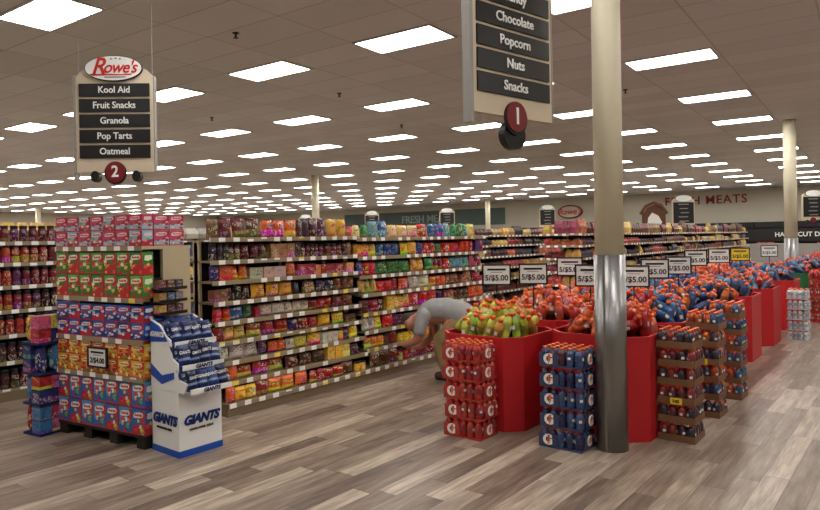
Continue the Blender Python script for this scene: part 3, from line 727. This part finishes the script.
# ---------------------------------------------------------------- cases of drinks
def stack(x0,y0,nx,ny,tiers,cols,style,ch=.157,letter=True,lab='',tags=()):
    p=.071; w,d=nx*p,ny*p; film={'red':m_film,'grey':m_filmb,'card':m_cardb,'white':m_filmw}[style]
    for t in range(tiers):
        e=ob('drink_case',None,(x0+random.uniform(-.008,.008),y0+random.uniform(-.006,.006),t*ch),label=lab,cat='case of drinks',group='stacked drink cases')
        b=MB().box(0,w,0,d,0,.012)
        th_=.055 if style=='card' else .018
        b.box(0,w,0,.004,.012,th_).box(0,w,d-.004,d,.012,th_).box(0,.004,.004,d-.004,.012,th_).box(w-.004,w,.004,d-.004,.012,th_)
        ob('tray',b.me('tray',[m_cardb if style=='card' else film]),parent=e)
        if t in tags:
            ob('price_tag',MB().box(w*.35,w*.35+.09,-.004,0,.0,.05).me('price_tag',[m_yel]),parent=e,label='yellow price tag')
            txt('5/$5',.03,m_ink,(w*.35+.045,-.006,.025),e,ex=.001,bold=.02)
        if letter:
            ob('printed_wrap',MB().box(.0,w*.46,-.001,.001,.018,.105).me('printed_wrap',[film]),parent=e)
            ob('printed_wrap',MB().box(w-.001,w+.001,d*.2,d*.8,.018,.105).me('printed_wrap',[film]),parent=e)
        for i in range(nx):
            for j in range(ny):
                if t==tiers-1 or j==0 or i==nx-1:
                    ob('bottle',BOT,((i+.5)*p,(j+.5)*p,.012),rz=random.uniform(0,6),parent=e,color=lin(random.choice(cols)),scale=(1,1,(ch-.014)/.193))
        if letter:
            bolt=[(-.008,.04),(.012,.042),(.004,.008),(.014,.006),(-.012,-.045),(-.004,-.006),(-.014,-.004)]
            txt('G',.105,m_white,(w*.22,-.004,.06),e,bold=.05)
            ob('logo_bolt',MB().prism([(w*.22+a+.012,.06+c) for a,c in bolt],-.009,-.0075).me('logo_bolt',[m_orcap]),parent=e)
            txt('G',.105,m_white,(w+.004,d*.5,.06),e,rz=math.pi/2,bold=.05)
            ob('logo_bolt',MB().prism([(a+.012,c) for a,c in bolt],-.0045,-.003).me('logo_bolt',[m_orcap]),(w+.004,d*.5,.06),math.pi/2,e)
stack(-3.2,4.42,5,4,5,[(186,50,46),(196,70,56),(170,40,44)],'red',lab='shrink-wrapped case of red sports drinks')
stack(-2.42,4.62,5,4,5,[(44,60,104),(90,46,60),(40,44,84),(60,84,130)],'grey',lab='shrink-wrapped case of dark blue and red sports drinks')
stack(-1.735,5.33,4,4,6,[(150,50,44),(110,40,48),(60,50,60)],'card',ch=.148,letter=False,lab='cardboard tray of dark red sports drinks',tags=(2,))
stack(-1.765,6.2,4,4,6,orng[:2]+[(60,60,80),(50,84,130)],'card',ch=.157,letter=False,lab='cardboard tray of orange and dark sports drinks',tags=(3,))
stack(-1.75,7.0,4,4,6,[(60,110,150),(40,60,96),(206,90,36)],'card',ch=.16,letter=False,lab='cardboard tray of orange and blue sports drinks')
stack(-1.72,11.3,4,4,5,[(220,225,230),(190,200,210)],'white',letter=False,lab='case of clear water bottles')
stack(-1.74,13.75,4,4,6,[(190,50,56)],'red',letter=False,lab='shrink-wrapped case of red drinks')

# ---------------------------------------------------------------- person bending into the shelf
def skin(name,pts,edges,rad,mt,parent=None,subs=2,loc=None,rz=0,**k):
    m=bpy.data.meshes.new(name); m.from_pydata(pts,edges,[]); m.materials.append(mt)
    o=ob(name,m,loc or (0,0,0),rz,parent,**k)
    md=o.modifiers.new('Skin','SKIN'); md.use_smooth_shade=True
    for i,s in enumerate(m.skin_vertices[0].data):
        r=rad[i]; s.radius=(r,r) if not isinstance(r,tuple) else r; s.use_root=(i==0)
    sb=o.modifiers.new('Subdivision','SUBSURF'); sb.levels=subs; sb.render_levels=subs
    return o
pts=[(0,0,.72),(.18,0,.755),(.36,0,.745),(.48,0,.71),(.535,0,.68),(.60,0,.63),(.65,0,.58)]
rad=[.13,.13,.14,.065,.075,.135,.105]
ed=[(0,1),(1,2),(2,3),(3,4),(4,5),(5,6)]
def addp(p,r,par): pts.append(p); rad.append(r); ed.append((par,len(pts)-1)); return len(pts)-1
for s in(1,-1):
    h=addp((.01,s*.1,.68),.11,0); k=addp((.14+.05*s,s*.12,.42),.075,h); a=addp((-.03+.1*s,s*.13,.09),.05,k); f=addp((.02+.1*s,s*.13,.05),.045,a); addp((.14+.1*s,s*.14,.035),.036,f)
    sh=addp((.38,s*.18,.72),.075,2)
    el=addp((.42,s*.25,.46),.06,sh); wr=addp((.60,s*.21,.35+.05*s),.044,el); pa=addp((.67,s*.2,.35+.05*s),.042,wr)
    bx,by,bz=pts[pa]
    for q,(dy,ln) in enumerate(((-.033,.05),(-.012,.06),(.010,.056),(.030,.045))):
        m1=addp((bx+.035,by+dy,bz+.008),.0095,pa); m2=addp((bx+.035+ln*.6,by+dy,bz-.002),.0088,m1); addp((bx+.035+ln,by+dy,bz-.022),.008,m2)
    t1=addp((bx-.01,by-s*.035,bz+.0),.011,pa); addp((bx+.025,by-s*.055,bz-.01),.0095,t1)
addp((.545,0,.53),.018,5)
for s in(1,-1): addp((.58,s*.13,.63),.018,5)
PL=(-4.30,6.26,0); PR=math.radians(194)
body=skin('person',pts,ed,rad,m_skin,loc=PL,rz=PR,label='person in grey shirt and khaki trousers bending into the shelf',cat='person')
tb=MB().loft([((-.14,0,.655),.165,.12),((-.11,0,.70),.185,.145),((-.03,0,.755),.18,.15),((.03,0,.772),.188,.152),((.08,0,.785),.175,.14),((.14,0,.795),.188,.152),((.22,0,.797),.18,.14),((.31,0,.79),.205,.14),((.39,0,.765),.20,.12),((.44,0,.735),.15,.095),((.48,0,.705),.085,.07)],24)
for s in(1,-1):
    tb.loft([((.34,s*.13,.78),.085,.09),((.37,s*.185,.73),.08,.085),((.39,s*.215,.65),.074,.08),((.40,s*.24,.56),.072,.075),((.41,s*.245,.53),.07,.072)],16)
sh_=ob('shirt',tb.me('shirt',[m_shirt],True),parent=body)
pm=MB()
for s in(1,-1):
    kx=.17+.03*s; fx=0+.1*s
    pm.loft([((-.15,s*.06,.70),.09,.09),((-.10,s*.08,.64),.135,.13),((-.02,s*.09,.60),.14,.135),((.07,s*.105,.53),.12,.12),((kx-.02,s*.12,.45),.10,.10),((kx-.02,s*.12,.38),.088,.088),((kx*.5+fx*.5,s*.125,.25),.085,.085),((fx,s*.13,.13),.082,.08),((fx-.01,s*.13,.085),.084,.082)],18)
ob('trousers',pm.me('trousers',[m_pants],True),parent=body)
for s in(1,-1):
    skin('shoe',[(-.06+.1*s,s*.13,.055),(.04+.1*s,s*.13,.055),(.16+.1*s,s*.14,.045)],[(0,1),(1,2)],[.058,.06,.048],m_shoe,body)
skin('hair',[(.575,0,.70),(.635,0,.66),(.68,0,.60)],[(0,1),(1,2)],[.095,.118,.1],m_hair,body)
eye=MB().lathe([(.002,-.012),(.009,-.008),(.012,0),(.009,.008),(.002,.012)],10).me('eye',[m_ink],True)
for s in(1,-1): ob('eye',eye,(.575,s*.036,.54),parent=body)
ob('mouth',MB().box(.50,.51,-.025,.025,.575,.583).me('mouth',[m_dred]),parent=body)
print('bottles',nb,'objects',len(bpy.data.objects))
